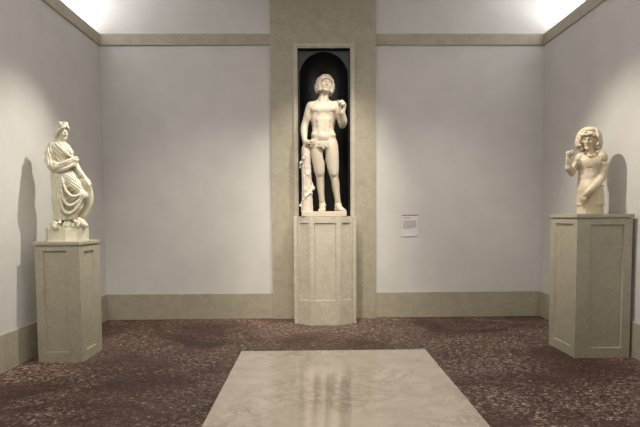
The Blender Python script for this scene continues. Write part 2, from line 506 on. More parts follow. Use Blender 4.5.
def head(C, c, hh, R, ears=True):
    """face, jaw and skull; hh = chin-to-crown height; front is -y"""
    c = np.array(c, float)
    T = lambda x, y, z: c+R@(np.array((x, y, z), float)*hh)
    e = lambda p, r, k, mode='add', R2=None: C.ell(T(*p), np.array(r)*hh, k*hh, R if R2 is None else R@R2, mode)
    cp = lambda p, q, ra, rb, k, mode='add': C.cap(T(*p), T(*q), ra*hh, rb*hh, k*hh, mode)
    e((0, .06, .13), (.335, .40, .365), .05)
    e((0, -.10, -.12), (.275, .265, .37), .12)
    for s in (-1, 1):
        cp((s*.23, 0, -.24), (s*.06, -.23, -.42), .075, .07, .10)
        e((s*.155, -.235, -.10), (.10, .085, .10), .08)
        cp((s*.22, -.24, .075), (s*.04, -.335, .065), .04, .042, .06)
        e((s*.125, -.385, .0), (.09, .095, .062), .05, 'sub')
        e((s*.125, -.272, -.005), (.066, .062, .048), .010)
        cp((s*.19, -.30, .0), (s*.125, -.352, .03), .012, .014, .012); cp((s*.125, -.352, .03), (s*.06, -.325, .0), .014, .012, .012)
        cp((s*.045, -.365, -.13), (s*.04, -.37, -.13), .034, .034, .03)
        cp((0, -.360, -.222), (s*.105, -.318, -.236), .026, .016, .03)
        cp((0, -.352, -.276), (s*.085, -.315, -.266), .030, .018, .03)
        if ears: e((s*.315, .03, -.02), (.04, .075, .115), .03)
    cp((0, -.345, .075), (0, -.425, -.115), .032, .048, .05)
    e((0, -.425, -.12), (.045, .045, .04), .03)
    C.curve([T(-.11, -.335, -.250), T(-.05, -.380, -.246), T(0, -.392, -.250), T(.05, -.380, -.246), T(.11, -.335, -.250)], .014*hh, .012*hh, 'sub')
    for s in (-1, 1): e((s*.024, -.435, -.165), (.014, .02, .014), .01, 'sub')
    e((0, -.31, -.415), (.095, .075, .075), .07)
    e((0, -.36, -.335), (.07, .025, .02), .03, 'sub')

def hand(C, w, d, back, s=1., side=1, curl=(25, 25, 15), thumb=(35, 20), splay=5., k=.006, step=0.):
    """w wrist point, d direction wrist to knuckles, back = outward normal of the back of the hand, side = +1 thumb on +x' """
    z = np.array(d, float); z /= np.linalg.norm(z)
    y = np.array(back, float); y -= z*y.dot(z); y /= np.linalg.norm(y)
    x = np.cross(y, z)
    B = np.stack([x, y, z], 1); w = np.array(w, float)
    T = lambda a, b, c: w+B@(np.array((a, b, c), float)*s)
    C.box(T(0, 0, .05), np.array((.041, .0145, .052))*s, .013*s, .02*s, B)
    C.cap(T(0, 0, -.02), T(0, 0, .02), .027*s, .026*s, .02*s)
    C.ell(T(side*.027, -.008, .035), np.array((.018, .018, .034))*s, .015*s, B)
    fs = [(.031, .092, .044, .027, .021, .0098), (.0105, .098, .048, .031, .023, .010), (-.0105, .094, .044, .029, .022, .0096), (-.031, .084, .034, .021, .019, .0086)]
    for i, (fx, fz, *L, r) in enumerate(fs):
        p = np.array((side*fx, .0, fz)); ang = 0
        sp = math.radians(splay)*(1.3-i*.87)*side
        C.cap(T(*(p-np.array((0, 0, .03)))), T(*p), r*1.25*s, r*1.15*s, k*s)
        for j in range(3):
            ang += math.radians(curl[j]+step*i)
            q = p+L[j]*np.array((math.sin(sp)*math.cos(ang), -math.sin(ang), math.cos(ang)*math.cos(sp)))
            C.cap(T(*p), T(*q), r*(1.06-.09*j)*s, r*(.97-.09*j)*s, k*s*.6); p = q
        C.ell(T(*p), r*.84*s, k*s*.5)
    a, b = (math.radians(t) for t in thumb)
    p = np.array((side*.03, -.008, .022))
    q = p+.045*np.array((side*math.sin(a), -.35, math.cos(a))); C.cap(T(*p), T(*q), .0145*s, .012*s, .012*s)
    r_ = q+.034*np.array((side*math.sin(a-b), -.45, math.cos(a-b))); C.cap(T(*q), T(*r_), .0115*s, .0105*s, .006*s)
    u = r_+.026*np.array((side*math.sin(a-2*b), -.5, math.cos(a-2*b))); C.cap(T(*r_), T(*u), .0108*s, .0085*s, .005*s)

def foot(C, ankle, toe, s=1., big=1):
    """bare foot pointing from the ankle to toe; big = +1 when the big toe lies to the right of that direction"""
    a = np.array(ankle, float); t = np.array(toe, float)
    f = np.array((t[0]-a[0], t[1]-a[1], 0)); f /= np.linalg.norm(f)
    r = np.array((f[1], -f[0], 0))
    g = lambda u, v, z: np.array((a[0], a[1], 0))+(f*u+r*v*big+np.array((0, 0, z)))*s
    C.cap(a, g(-.035, 0, .034), .035*s, .034*s, .03*s)
    C.cap(a, g(.09, .008, .040), .034*s, .030*s, .035*s)
    C.cap(g(-.03, 0, .032), g(.10, -.022, .024), .032*s, .024*s, .03*s)
    C.cap(g(.06, .012, .034), g(.115, .020, .026), .031*s, .025*s, .03*s)
    for v, u, q in ((.034, .180, .0165), (.010, .186, .0130), (-.009, .178, .0120), (-.026, .166, .0110), (-.041, .151, .0102)):
        C.cap(g(u-.07, v*.9, .024), g(u-.025, v, .019), q*1.3*s, q*1.08*s, .012*s)
        C.cap(g(u-.025, v, .019), g(u, v, q*.9), q*1.04*s, q*.95*s, .006*s)

def curls(C, c, R, r, pts, size, k, rnd, dimple=True):
    """round locks with a drilled centre set on an ellipsoid; pts are unit directions"""
    c = np.array(c, float)
    ps = []
    for d in pts:
        d = np.array(d, float); d /= np.linalg.norm(d)
        p = c+R@(d*np.array(r)); o = R@d
        q = size*rnd.uniform(.74, 1.2)
        C.ell(p, (q, q, q*1.05), k); ps.append((p, o, q))
    if dimple:
        for p, o, q in ps:
            a = np.cross(o, np.array((rnd.uniform(-1, 1), rnd.uniform(-1, 1), rnd.uniform(-1, 1)))); a /= max(np.linalg.norm(a), 1e-6)
            b = np.cross(o, a)
            m = p+o*q*.95
            arc = [m+(a*math.cos(t)+b*math.sin(t))*q*.5*(1-.12*t) for t in np.linspace(0, 4.6, 6)]
            C.chain(arc, q*.19, k*.5, 'sub')

def sphere_dirs(n):
    g = PI*(3-math.sqrt(5)); out = []
    for i in range(n):
        z = 1-2*(i+.5)/n; r = math.sqrt(1-z*z); out.append((r*math.cos(g*i), r*math.sin(g*i), z))
    return out

def polygon_block(name, pts, z0, z1, mat, parent, bevel=.006, label=None):
    bm = bmesh.new()
    a = [bm.verts.new((x, y, z0)) for x, y in pts]; b = [bm.verts.new((x, y, z1)) for x, y in pts]
    bm.faces.new(a[::-1]); bm.faces.new(b)
    for i in range(len(pts)):
        j = (i+1) % len(pts); bm.faces.new((a[i], a[j], b[j], b[i]))
    return from_bm(name, bm, mat, parent, label, bevel=bevel)

# ---- the standing nude man in the niche
def standing_man():
    root = thing('marble_statue', 'life-size white marble nude man with curly hair standing in the dark niche', 'statue', (.150, 6.67, PEDZ))
    PL = .068
    polygon_block('plinth', [(-.300, -.20), (.315, -.20), (.315, .20), (-.300, .20)], 0, PL, M_ADAM, root, .008)
    C = Clay((-.36, -.34, -.012), (.42, .26, 1.94), .0055)
    # torso
    C.ell((.008, .03, 1.335), (.163, .108, .19), .03)
    C.ell((.008, .03, 1.430), (.165, .088, .085), .05)
    C.ell((.003, .02, 1.13), (.150, .092, .15), .05)
    C.ell((.008, .03, .985), (.166, .108, .125), .06)
    for s in (-1, 1):
        C.ell((.01+s*.085, .09, .93), (.085, .085, .105), .04)
        C.ell((.009+s*.078, -.050, 1.408), (.092, .034, .056), .040)
        C.cap((.0, .035, 1.545), (.01+s*.145, .03, 1.478), .030, .045, .05)
        C.ell((.006+s*.120, .035, 1.30), (.050, .08, .13), .04)
        C.cap((.008+s*.02, -.052, 1.478), (.008+s*.15, -.01, 1.50), .012, .012, .03)
        for z, x in ((1.255, .042), (1.185, .040), (1.11, .038)):
            C.ell((.005+s*x, -.058, z), (.040, .0175, .034), .038)
        C.ell((.008+s*.122, -.015, 1.055), (.042, .055, .05), .045)
    C.chain([(.008, -.112, 1.40), (.006, -.092, 1.30), (.004, -.092, 1.1)], .009, .016, 'sub')
    for s in (-1, 1):
        C.curve([(.010, -.096, 1.352), (.010+s*.06, -.100, 1.345), (.010+s*.125, -.080, 1.362)], .007, .024, 'sub')
        C.curve([(.008+s*.140, -.072, 1.020), (.008+s*.105, -.097, .975), (.008+s*.045, -.105, .905)], .008, .02, 'sub')
        C.curve([(.006+s*.03, -.095, 1.315), (.006+s*.085, -.09, 1.25), (.006+s*.115, -.07, 1.16)], .006, .014, 'sub')
        C.ell((.009+s*.104, -.078, 1.385), .006, .008)
    C.ell((.004, -.088, 1.095), (.011, .016, .014), .01, mode='sub')
    C.ell((.004, -.05, 1.03), (.085, .05, .06), .03)
    C.ell((.002, -.065, .90), (.05, .05, .055), .03)
    # neck and head
    HC = (.040, -.018, 1.745); HR = rot(14, -6, 8)
    C.chain([(.0, .035, 1.50), (.012, .022, 1.575), (.030, .012, 1.665)], [.078, .060, .058], .035)
    C.cap((.03, -.04, 1.50), (.075, .01, 1.66), .014, .016, .025); C.cap((-.02, -.04, 1.50), (-.02, .005, 1.66), .014, .016, .025)
    head(C, HC, .245, HR)
    # legs: the weight on the leg by the stump
    C.curve([(-.078, .03, .95), (-.074, .005, .80), (-.060, -.008, .65), (-.046, -.012, .53)], [.098, .088, .072, .056], .03)
    C.ell((-.058, -.035, .72), (.052, .05, .16), .03); C.ell((-.078, .0, .60), (.03, .04, .06), .03)
    C.ell((-.046, -.052, .525), (.030, .022, .036), .016)
    C.curve([(-.046, -.005, .53), (-.040, .012, .42), (-.028, .018, .25), (-.010, .025, .09)], [.050, .045, .038, .031], .025)
    C.ell((-.038, .046, .37), (.048, .046, .115), .03); C.cap((-.04, -.03, .44), (-.018, -.012, .15), .018, .014, .03)
    C.curve([(.098, .03, .95), (.118, .008, .80), (.135, -.008, .65), (.146, -.022, .53)], [.100, .090, .074, .057], .03)
    C.ell((.122, -.03, .73), (.054, .052, .16), .03); C.ell((.165, -.005, .60), (.03, .04, .06), .03)
    C.ell((.147, -.064, .522), (.031, .023, .037), .016)
    C.curve([(.147, -.015, .53), (.166, .008, .42), (.190, .025, .25), (.212, .035, .09)], [.050, .046, .038, .031], .025)
    C.ell((.176, .044, .37), (.050, .046, .115), .03); C.cap((.158, -.035, .44), (.202, -.002, .15), .018, .014, .03)
    C.ell((.01, .0, .79), (.02, .07, .09), .02, mode='sub')
    for x, y in ((-.010, .025), (.212, .035)):
        for s in (-1, 1): C.ell((x+s*.032, y, .085), .014, .015)
    foot(C, (-.010, .03, .085), (-.030, -.2, 0), 1.0, -1)
    foot(C, (.212, .038, .085), (.300, -.16, 0), 1.0, 1)
    # arm hanging to the stump
    C.ell((-.168, .028, 1.460), (.055, .060, .066), .03)
    C.curve([(-.170, .03, 1.455), (-.212, .045, 1.33), (-.257, .052, 1.19)], [.051, .045, .038], .03)
    C.ell((-.206, .026, 1.335), (.038, .042, .085), .025)
    C.curve([(-.257, .05, 1.19), (-.262, .02, 1.10), (-.252, -.03, .985)], [.039, .040, .027], .025)
    C.ell((-.265, .03, 1.12), (.034, .038, .075), .02)
    hand(C, (-.252, -.035, .975), (.22, -.25, -.85), (-.60, -.70, .0), .98, -1, (38, 42, 25), (30, 22), 4, step=4)
    # raised arm with the fruit
    C.ell((.190, .025, 1.468), (.056, .060, .066), .03)
    C.curve([(.192, .025, 1.462), (.234, .030, 1.34), (.268, .015, 1.205)], [.054, .047, .039], .03)
    C.ell((.240, -.002, 1.345), (.040, .044, .085), .025)
    C.curve([(.272, .005, 1.195), (.282, -.07, 1.25), (.260, -.145, 1.350)], [.040, .043, .028], .022)
    C.ell((.290, -.055, 1.248), (.038, .044, .06), .02)
    hand(C, (.260, -.148, 1.356), (.14, -.06, .90), (.35, .90, .08), 1.06, -1, (48, 62, 40), (20, 4), 4, step=3)
    C.mesh('figure', M_ADAM, root, off=(0, 0, PL))
    # fruit in the raised hand
    A = Clay((.24, -.30, 1.34), (.42, -.10, 1.54), .005)
    ac = np.array((.256, -.205, 1.438))
    A.ell(ac, (.037, .037, .035), .01); A.ell(ac+np.array((.01, 0, .034)), .009, .012, mode='sub'); A.cap(ac+np.array((.008, 0, .025)), ac+np.array((.016, 0, .045)), .005, .004, .004)
    A.mesh('apple', M_ADAM, root, 'small round fruit in the raised hand', (0, 0, PL))
    # hair: thick cap of drilled round locks framing the face
    rnd = random.Random(5)
    H = Clay((-.16, -.24, 1.56), (.24, .22, 1.94), .0045)
    hc = np.array(HC)+HR@np.array((-.002, .022, .004))
    HRAD = np.array((.114, .118, .130))
    H.ell(hc, HRAD*.90, .02, HR)
    H.ell(hc+HR@np.array((0, .015, -.05)), (.106, .096, .085), .03, HR)
    H.ell(hc+HR@np.array((0, -.150, -.052)), (.068, .145, .112), .012, HR, 'sub')
    H.ell(hc+HR@np.array((0, -.09, -.14)), (.064, .12, .075), .012, HR, 'sub')
    H.ell(hc+HR@np.array((0, .03, -.20)), (.10, .10, .065), .02, HR, 'sub')
    pts = [d for d in sphere_dirs(135) if d[2] > .05 and not (abs(d[0]) < .62 and d[1] < -.3 and d[2] < .52)]
    curls(H, hc, HR, HRAD, pts, .0200, .003, rnd)
    fr = []
    for i in range(10):
        t = -1.25+2.5*i/9; fr.append((math.sin(t)*.70, -.92, .30+.20*math.cos(t*1.2)))
    curls(H, hc, HR, HRAD*1.04, fr, .0180, .003, rnd)
    side = []
    for s in (-1, 1):
        for j, (x, z) in enumerate(((.80, .30), (.93, .02), (.97, -.26), (.92, -.54), (.80, -.78))):
            side += [(s*x*.86, -.56, z), (s*x*1.06, -.22, z), (s*x*1.10, .14, z), (s*x*1.0, .48, z)]
    for d in side:
        p = hc+HR@(np.array(d)*HRAD*np.array((1.0, 1.05, 1.0)))
        curls(H, p, HR, (1e-4,)*3, [(d[0], d[1]-.3, .05)], .0210, .003, rnd)
    H.mesh('hair', M_ADAM, root, 'thick curly hair', (0, 0, PL), relax=0)
    # leaf spray and its branch
    L = Clay((-.30, -.22, .78), (.10, -.02, 1.02), .004)
    def leaf(c, size, yaw, n=5):
        c = np.array(c)
        for i in range(n):
            a = math.radians(yaw+(i-(n-1)/2)*42)
            d = np.array((math.sin(a), -.10, -math.cos(a)))*size*(1 if i == n//2 else .85)
            L.ell(c+d*.5, (size*.24, .009, size*.50), .008, rot(0, 0, 0) @ np.array(Matrix.Rotation(-a, 3, 'Y')))
            L.chain([c+np.array((0, -.008, 0)), c+d*.9+np.array((0, -.008, 0))], .0025, .003, 'sub')
    leaf((-.140, -.118, .972), .046, 20)
    leaf((-.190, -.105, .965), .055, -25)
    L.curve([(-.245, -.070, .900), (-.21, -.100, .945), (-.17, -.112, .968), (-.135, -.112, .985)], [.012, .009, .007, .005], .006)
    L.mesh('leaf_branch', M_ADAM, root, 'short leafy branch held at the hip', (0, 0, PL))
    L = Clay((-.12, -.22, .78), (.12, -.02, 1.0), .004)
    leaf((.000, -.126, .935), .088, 0)
    L.curve([(.0, -.122, .930), (-.012, -.118, .955), (-.03, -.108, .968)], [.006, .005, .004], .005)
    L.mesh('covering_leaf', M_ADAM, root, 'broad lobed leaf covering the groin', (0, 0, PL))
    # tree stump
    S = Clay((-.34, -.16, -.01), (-.10, .16, .97), .006)
    S.curve([(-.225, .0, .0), (-.226, .0, .25), (-.232, .0, .55), (-.236, -.01, .80), (-.240, -.015, .88)], [.074, .064, .058, .054, .050], .02)
    S.cap((-.225, 0, -.01), (-.225, 0, .04), .085, .07, .03)
    for a in np.linspace(0, 2*PI, 11)[:-1]:
        a += .2; S.curve([(-.225+.074*math.cos(a), .074*math.sin(a), .0), (-.227+.063*math.cos(a+.2), .063*math.sin(a+.2), .35), (-.233+.058*math.cos(a-.1), .058*math.sin(a-.1), .62), (-.238+.053*math.cos(a+.1), .053*math.sin(a+.1), .86)], [.012, .009, .010, .008], .010)
    S.curve([(-.225+.078*math.cos(t), .078*math.sin(t)-.002, .05+.09*(t+3.4)) for t in np.linspace(-3.4, 4.6, 14)], .011, .006, n=3)
    for t in np.linspace(-2.9, 4.4, 12):
        c = np.array((-.228+.076*math.cos(t), .076*math.sin(t), .05+.09*(t+3.4)+rnd.uniform(-.02, .03)))
        if math.sin(t) < .35:
            for j in range(3):
                S.ell(c+np.array((rnd.uniform(-.025, .025), -.004, rnd.uniform(-.03, .03))), (.017, .013, .021), .006)
    for z, a in ((.30, -1.9), (.52, -1.2), (.72, -2.0)):
        c = np.array((-.23+.058*math.cos(a), .058*math.sin(a), z)); S.ell(c, .026, .02); S.ell(c*1+np.array((math.cos(a), math.sin(a), 0))*.024, .012, .006, mode='sub')
    S.cap((-.215, -.01, .80), (-.185, -.02, .87), .026, .02, .02)
    S.mesh('tree_stump', M_BARK, root, 'carved tree stump wound with ivy', (0, 0, PL))
standing_man()

# ---- the draped woman with the shield
def draped_woman():
    global FIT
    FIT = (.90, 1.18, 1)
    root = thing('marble_statue', 'ivory marble draped woman leaning on a shield, on the narrow left pedestal', 'statue', (-2.612, 5.11, 1.248))
    root.rotation_euler = (0, 0, math.radians(26))
    # canted plinth, one corner towards the room
    pts = [(-.205, -.02), (-.185, -.125), (-.022, -.165), (.160, -.120), (.198, -.04), (.198, .13), (.09, .19), (-.10, .19), (-.205, .12)]
    polygon_block('plinth', pts, .014, .142, M_IVORY, root, .005)
    polygon_block('plinth_foot', [(x*1.03, y*1.03) for x, y in pts], 0, .016, M_IVORY, root, .003)
    rnd = random.Random(11)
    # rocky ground under the feet
    G = Clay((-.22, -.20, .12), (.22, .20, .27), .005)
    for i in range(46):
        x = rnd.uniform(-.16, .15); y = rnd.uniform(-.12, .12); r = rnd.uniform(.022, .042)
        G.ell((x, y, .145+rnd.uniform(0, .045)), (r*1.2, r, r), .012)
    G.box((0, .01, .14), (.165, .12, .02), .01, .02)
    for i in range(6): x = -.15+i*.05; G.curve([(x, -.118, .15), (x+.014, -.112, .178), (x+.03, -.09, .20)], .012, .012)
    G.mesh('rocky_ground', M_IVORY, root)
    # beast crouching under the raised foot
    B = Clay((.02, -.20, .12), (.25, .10, .28), .0045)
    B.curve([(.06, .02, .175), (.11, -.04, .19), (.16, -.09, .185)], [.045, .045, .038], .02)
    B.cap((.165, -.105, .178), (.195, -.135, .165), .033, .022, .02)
    B.cap((.175, -.115, .150), (.200, -.14, .146), .016, .012, .006)
    for s in (-1, 1): B.ell((.165+s*.018, -.115-s*.01, .208), .012, .006)
    for a in np.linspace(-.6, 3.6, 8): B.curve([(.135+.03*math.cos(a), -.085, .185+.04*math.sin(a)), (.12+.045*math.cos(a+.3), -.075, .185+.055*math.sin(a+.3)), (.11+.05*math.cos(a+.7), -.06, .185+.058*math.sin(a+.7))], .009, .006)
    B.mesh('crouching_beast', M_IVORY, root)
    # figure: head, neck, forearm and hands, foot
    HC = np.array((-.018, -.012, 1.140)); HR = rot(34, 8, 2)
    C = Clay((-.20, -.22, .17), (.30, .16, 1.26), .0045)
    head(C, HC, .150, HR)
    C.chain([(-.05, .015, .98), (-.042, .008, 1.03), (-.028, .0, 1.085)], [.060, .040, .036], .02)
    C.chain([(.085, -.02, .86), (.115, -.055, .775), (.165, -.095, .705), (.200, -.115, .660)], [.034, .033, .026, .019], .015)
    hand(C, (.200, -.115, .662), (.45, -.25, -.55), (.35, -.70, .45), .62, -1, (12, 22, 15), (24, 10), 5)
    C.chain([(-.15, -.02, .85), (-.115, -.075, .80), (-.085, -.105, .795)], [.034, .028, .019], .015)
    hand(C, (-.090, -.102, .796), (.75, -.10, -.05), (.1, -.85, .5), .60, 1, (30, 50, 30), (30, 10), 4)
    C.chain([(-.045, .0, 1.0), (-.04, .0, .80), (-.04, .0, .60), (.02, -.02, .45)], [.05, .05, .05, .04], .02)
    for a, t in (((.045, -.075, .225), (.12, -.17, 0)), ((-.075, -.070, .215), (-.08, -.17, 0))):
        C.cap((a[0], a[1]+.01, .30), a, .026, .020, .01)
        f = np.array((t[0]-a[0], t[1]-a[1], 0)); f /= np.linalg.norm(f)
        C.cap(a, np.array(a)+f*.055-np.array((0, 0, .014)), .020, .016, .01)
        for j in range(5):
            v = np.array((-f[1], f[0], 0))*(j-2)*.0078
            C.cap(np.array(a)+f*.055+v-np.array((0, 0, .018)), np.array(a)+f*.086+v-np.array((0, 0, .022)), .0062, .005, .004)
    C.mesh('figure', M_IVORY, root)
    # hair drawn back under a band, two rolls on the crown
    H = Clay((-.14, -.12, 1.02), (.10, .12, 1.29), .004)
    H.ell(HC+HR@np.array((0, .022, .028)), (.061, .063, .052), .01, HR)
    H.ell(HC+HR@np.array((0, -.09, -.030)), (.046, .07, .062), .01, HR, 'sub')
    for s in (-1, 1):
        for j in range(4):
            H.curve([HC+HR@np.array((s*.010, -.058+.004*j, .058+.010*j)), HC+HR@np.array((s*.040, -.045+.006*j, .040+.006*j)), HC+HR@np.array((s*.058, -.012+.01*j, .0-.002*j)), HC+HR@np.array((s*.045, .045, -.035))], .0085, .004)
    H.ell((-.078, .045, 1.105), (.040, .036, .038), .012)
    for j in range(3): H.curve([(-.05, .0, 1.09-.012*j), (-.075, .015, 1.06-.016*j), (-.082, .03, 1.035-.014*j)], [.012, .012, .008], .006)
    H.curve([HC+HR@np.array((-.062, .0, .05)), HC+HR@np.array((-.035, -.035, .072)), HC+HR@np.array((.035, -.035, .072)), HC+HR@np.array((.062, .0, .05))], .0075, .005)
    for x, y in ((-.042, -.01), (.016, -.018)):
        H.ell((x, y, 1.230), (.026, .024, .025), .006)
        H.chain([(x+.014*math.cos(t), y-.022, 1.230+.014*math.sin(t)) for t in np.linspace(0, 5, 7)], .004, .003, 'sub')
    H.ell((-.012, -.012, 1.212), (.03, .024, .018), .01); H.ell((-.012, -.02, 1.242), (.012, .012, .014), .008)
    H.mesh('hair', M_IVORY, root, 'hair rolled up on the crown under a band')
    # dress
    D = Clay((-.24, -.24, .18), (.30, .20, 1.08), .005)
    D.ell((-.040, .0, .945), (.112, .085, .105), .03)
    D.ell((-.062, .0, .985), (.085, .07, .06), .03)
    D.ell((-.010, -.070, .930), (.046, .042, .045), .03); D.ell((.052, -.045, .925), (.040, .042, .042), .03)
    D.ell((-.025, .0, .83), (.098, .078, .10), .04)
    D.ell((-.035, .0, .70), (.108, .09, .14), .04)
    D.chain([(-.045, .0, .68), (-.055, .0, .45), (-.052, .0, .235)], [.108, .094, .090], .03)
    D.chain([(.03, -.02, .68), (.10, -.07, .575), (.172, -.115, .485)], [.088, .074, .046], .035)
    D.chain([(.165, -.11, .47), (.105, -.09, .36), (.045, -.07, .25)], [.048, .050, .048], .04)
    D.chain([(.10, -.03, .50), (.03, -.03, .30), (.0, -.02, .24)], [.06, .07, .08], .04)
    D.box((-.02, 0, .19), (.3, .3, .026), .002, .004, mode='sub')
    ss = lambda t, a, b: np.clip((t-a)/(b-a), 0, 1)**2*(3-2*np.clip((t-a)/(b-a), 0, 1))
    # straight folds falling on the standing leg
    D.warp((-.24, -.24, .2), (-.02, .20, .80), lambda X, Y, Z: .0065*np.sin(2*PI*(X*.8-Y*.75+.012*np.sin(Z*9)+.02*Z)/.036)*ss(-X, .035, .075)*ss(.78-Z, 0, .12))
    # swags hanging between the hip and the raised knee
    mask = lambda X, Y, Z: ss(X, -.085, -.045)*ss(-Y, .0, .06)*ss(Z, .20, .27)*(1-ss(Z-(.60-.75*np.abs(X+.02)), -.03, .06))
    D.warp((-.12, -.24, .2), (.30, .05, .70), lambda X, Y, Z: -.0075*(1-1.9*np.abs(np.sin(PI*(Z-5.2*(X-.0)**2-.25*np.maximum(X, 0))/.062)))*mask(X, Y, Z))
    for p in (((-.060, -.098, .600), (-.030, -.118, .43), (.03, -.142, .370), (.105, -.152, .41), (.170, -.150, .495)),
              ((-.070, -.094, .470), (-.040, -.115, .33), (.02, -.135, .290), (.100, -.150, .345), (.165, -.152, .47)),
              ((-.045, -.105, .660), (-.010, -.122, .54), (.05, -.145, .470), (.115, -.152, .475), (.170, -.148, .51))):
        D.curve(p, [.006, .013, .015, .012, .006], .012)
    for i in range(3): D.curve([(.172, -.145, .47-.01*i), (.130-.012*i, -.142, .38-.012*i), (.065-.020*i, -.122, .235)], [.006, .010, .012], .010)
    # pulled folds over the thigh
    D.warp((-.02, -.24, .5), (.24, .02, .76), lambda X, Y, Z: .0040*np.sin(2*PI*(Z+.75*X)/.034+3*X)*ss(X, .0, .05)*ss(Z, .50, .56)*ss(-Y, .0, .05))
    # bodice folds falling from the shoulder
    D.warp((-.16, -.24, .76), (.14, .0, 1.05), lambda X, Y, Z: .0042*np.sin(2*PI*(.78*X+.62*Z+.9*X*X)/.030)*ss(-Y, .01, .05)*ss(Z, .80, .86))
    D.curve([(-.095, -.050, 1.015), (-.030, -.098, .950), (.03, -.095, .90), (.085, -.06, .875)], [.010, .013, .012, .010], .010)
    D.curve([(.045, -.030, 1.005), (.020, -.090, .965), (.0, -.108, .93)], [.009, .010, .006], .010)
    D.mesh('dress', M_IVORY, root)
    # cloak over the bent arm and rolled round the waist
    K = Clay((-.27, -.22, .66), (.20, .16, 1.10), .005)
    K.chain([(-.075, .03, 1.045), (-.120, .01, .995), (-.150, .0, .92), (-.158, -.01, .85)], [.030, .052, .056, .052], .03)
    K.chain([(-.158, -.01, .85), (-.140, -.05, .79), (-.105, -.075, .760)], [.050, .044, .030], .03)
    K.ell((-.09, .06, .90), (.09, .06, .14), .03)
    K.ell((-.100, -.118, .802), (.026, .035, .024), .010, mode='sub')
    K.warp((-.26, -.20, .72), (-.03, .16, 1.06), lambda X, Y, Z: .0050*np.sin(2*PI*(.95*X+.20*Z-.55*Y+.015*np.sin(14*Z))/.034)*np.clip((1.05-Z)/.1, 0, 1))
    K.curve([(-.134, -.02, .745), (-.105, -.090, .760), (-.04, -.112, .785), (.035, -.112, .822), (.105, -.085, .860)], [.030, .030, .030, .030, .028], .015)
    K.curve([(-.120, -.05, .720), (-.06, -.105, .735), (.01, -.112, .765), (.075, -.098, .805)], [.020, .024, .024, .020], .012)
    for i in range(3): K.curve([(-.110, -.112+.006*i, .768-.016*i), (-.04, -.142+.006*i, .795-.016*i), (.04, -.142+.004*i, .832-.018*i), (.10, -.112, .868-.016*i)], .006, .006, 'sub')
    K.ell((.108, -.085, .858), (.034, .034, .030), .012); K.chain([(.105, -.09, .84), (.092, -.10, .79)], [.026, .018], .012)
    K.curve([(.085, -.115, .875), (.11, -.122, .862), (.135, -.10, .862)], .005, .005, 'sub')
    K.mesh('cloak', M_IVORY, root)
    # oval shield
    S = Clay((-.06, -.16, .20), (.32, .14, .68), .005)
    R = rot(-28, 0, 12); c = (.132, -.010, .445)
    S.ell(c, (.168, .030, .222), .01, R); S.ell(np.array(c)+R@np.array((0, -.030, 0)), (.150, .022, .202), .008, R, 'sub')
    S.ell(c, (.146, .024, .198), .006, R); S.ell(np.array(c)+R@np.array((0, -.02, 0)), (.04, .02, .05), .01, R)
    S.mesh('shield', M_IVORY, root)
draped_woman()

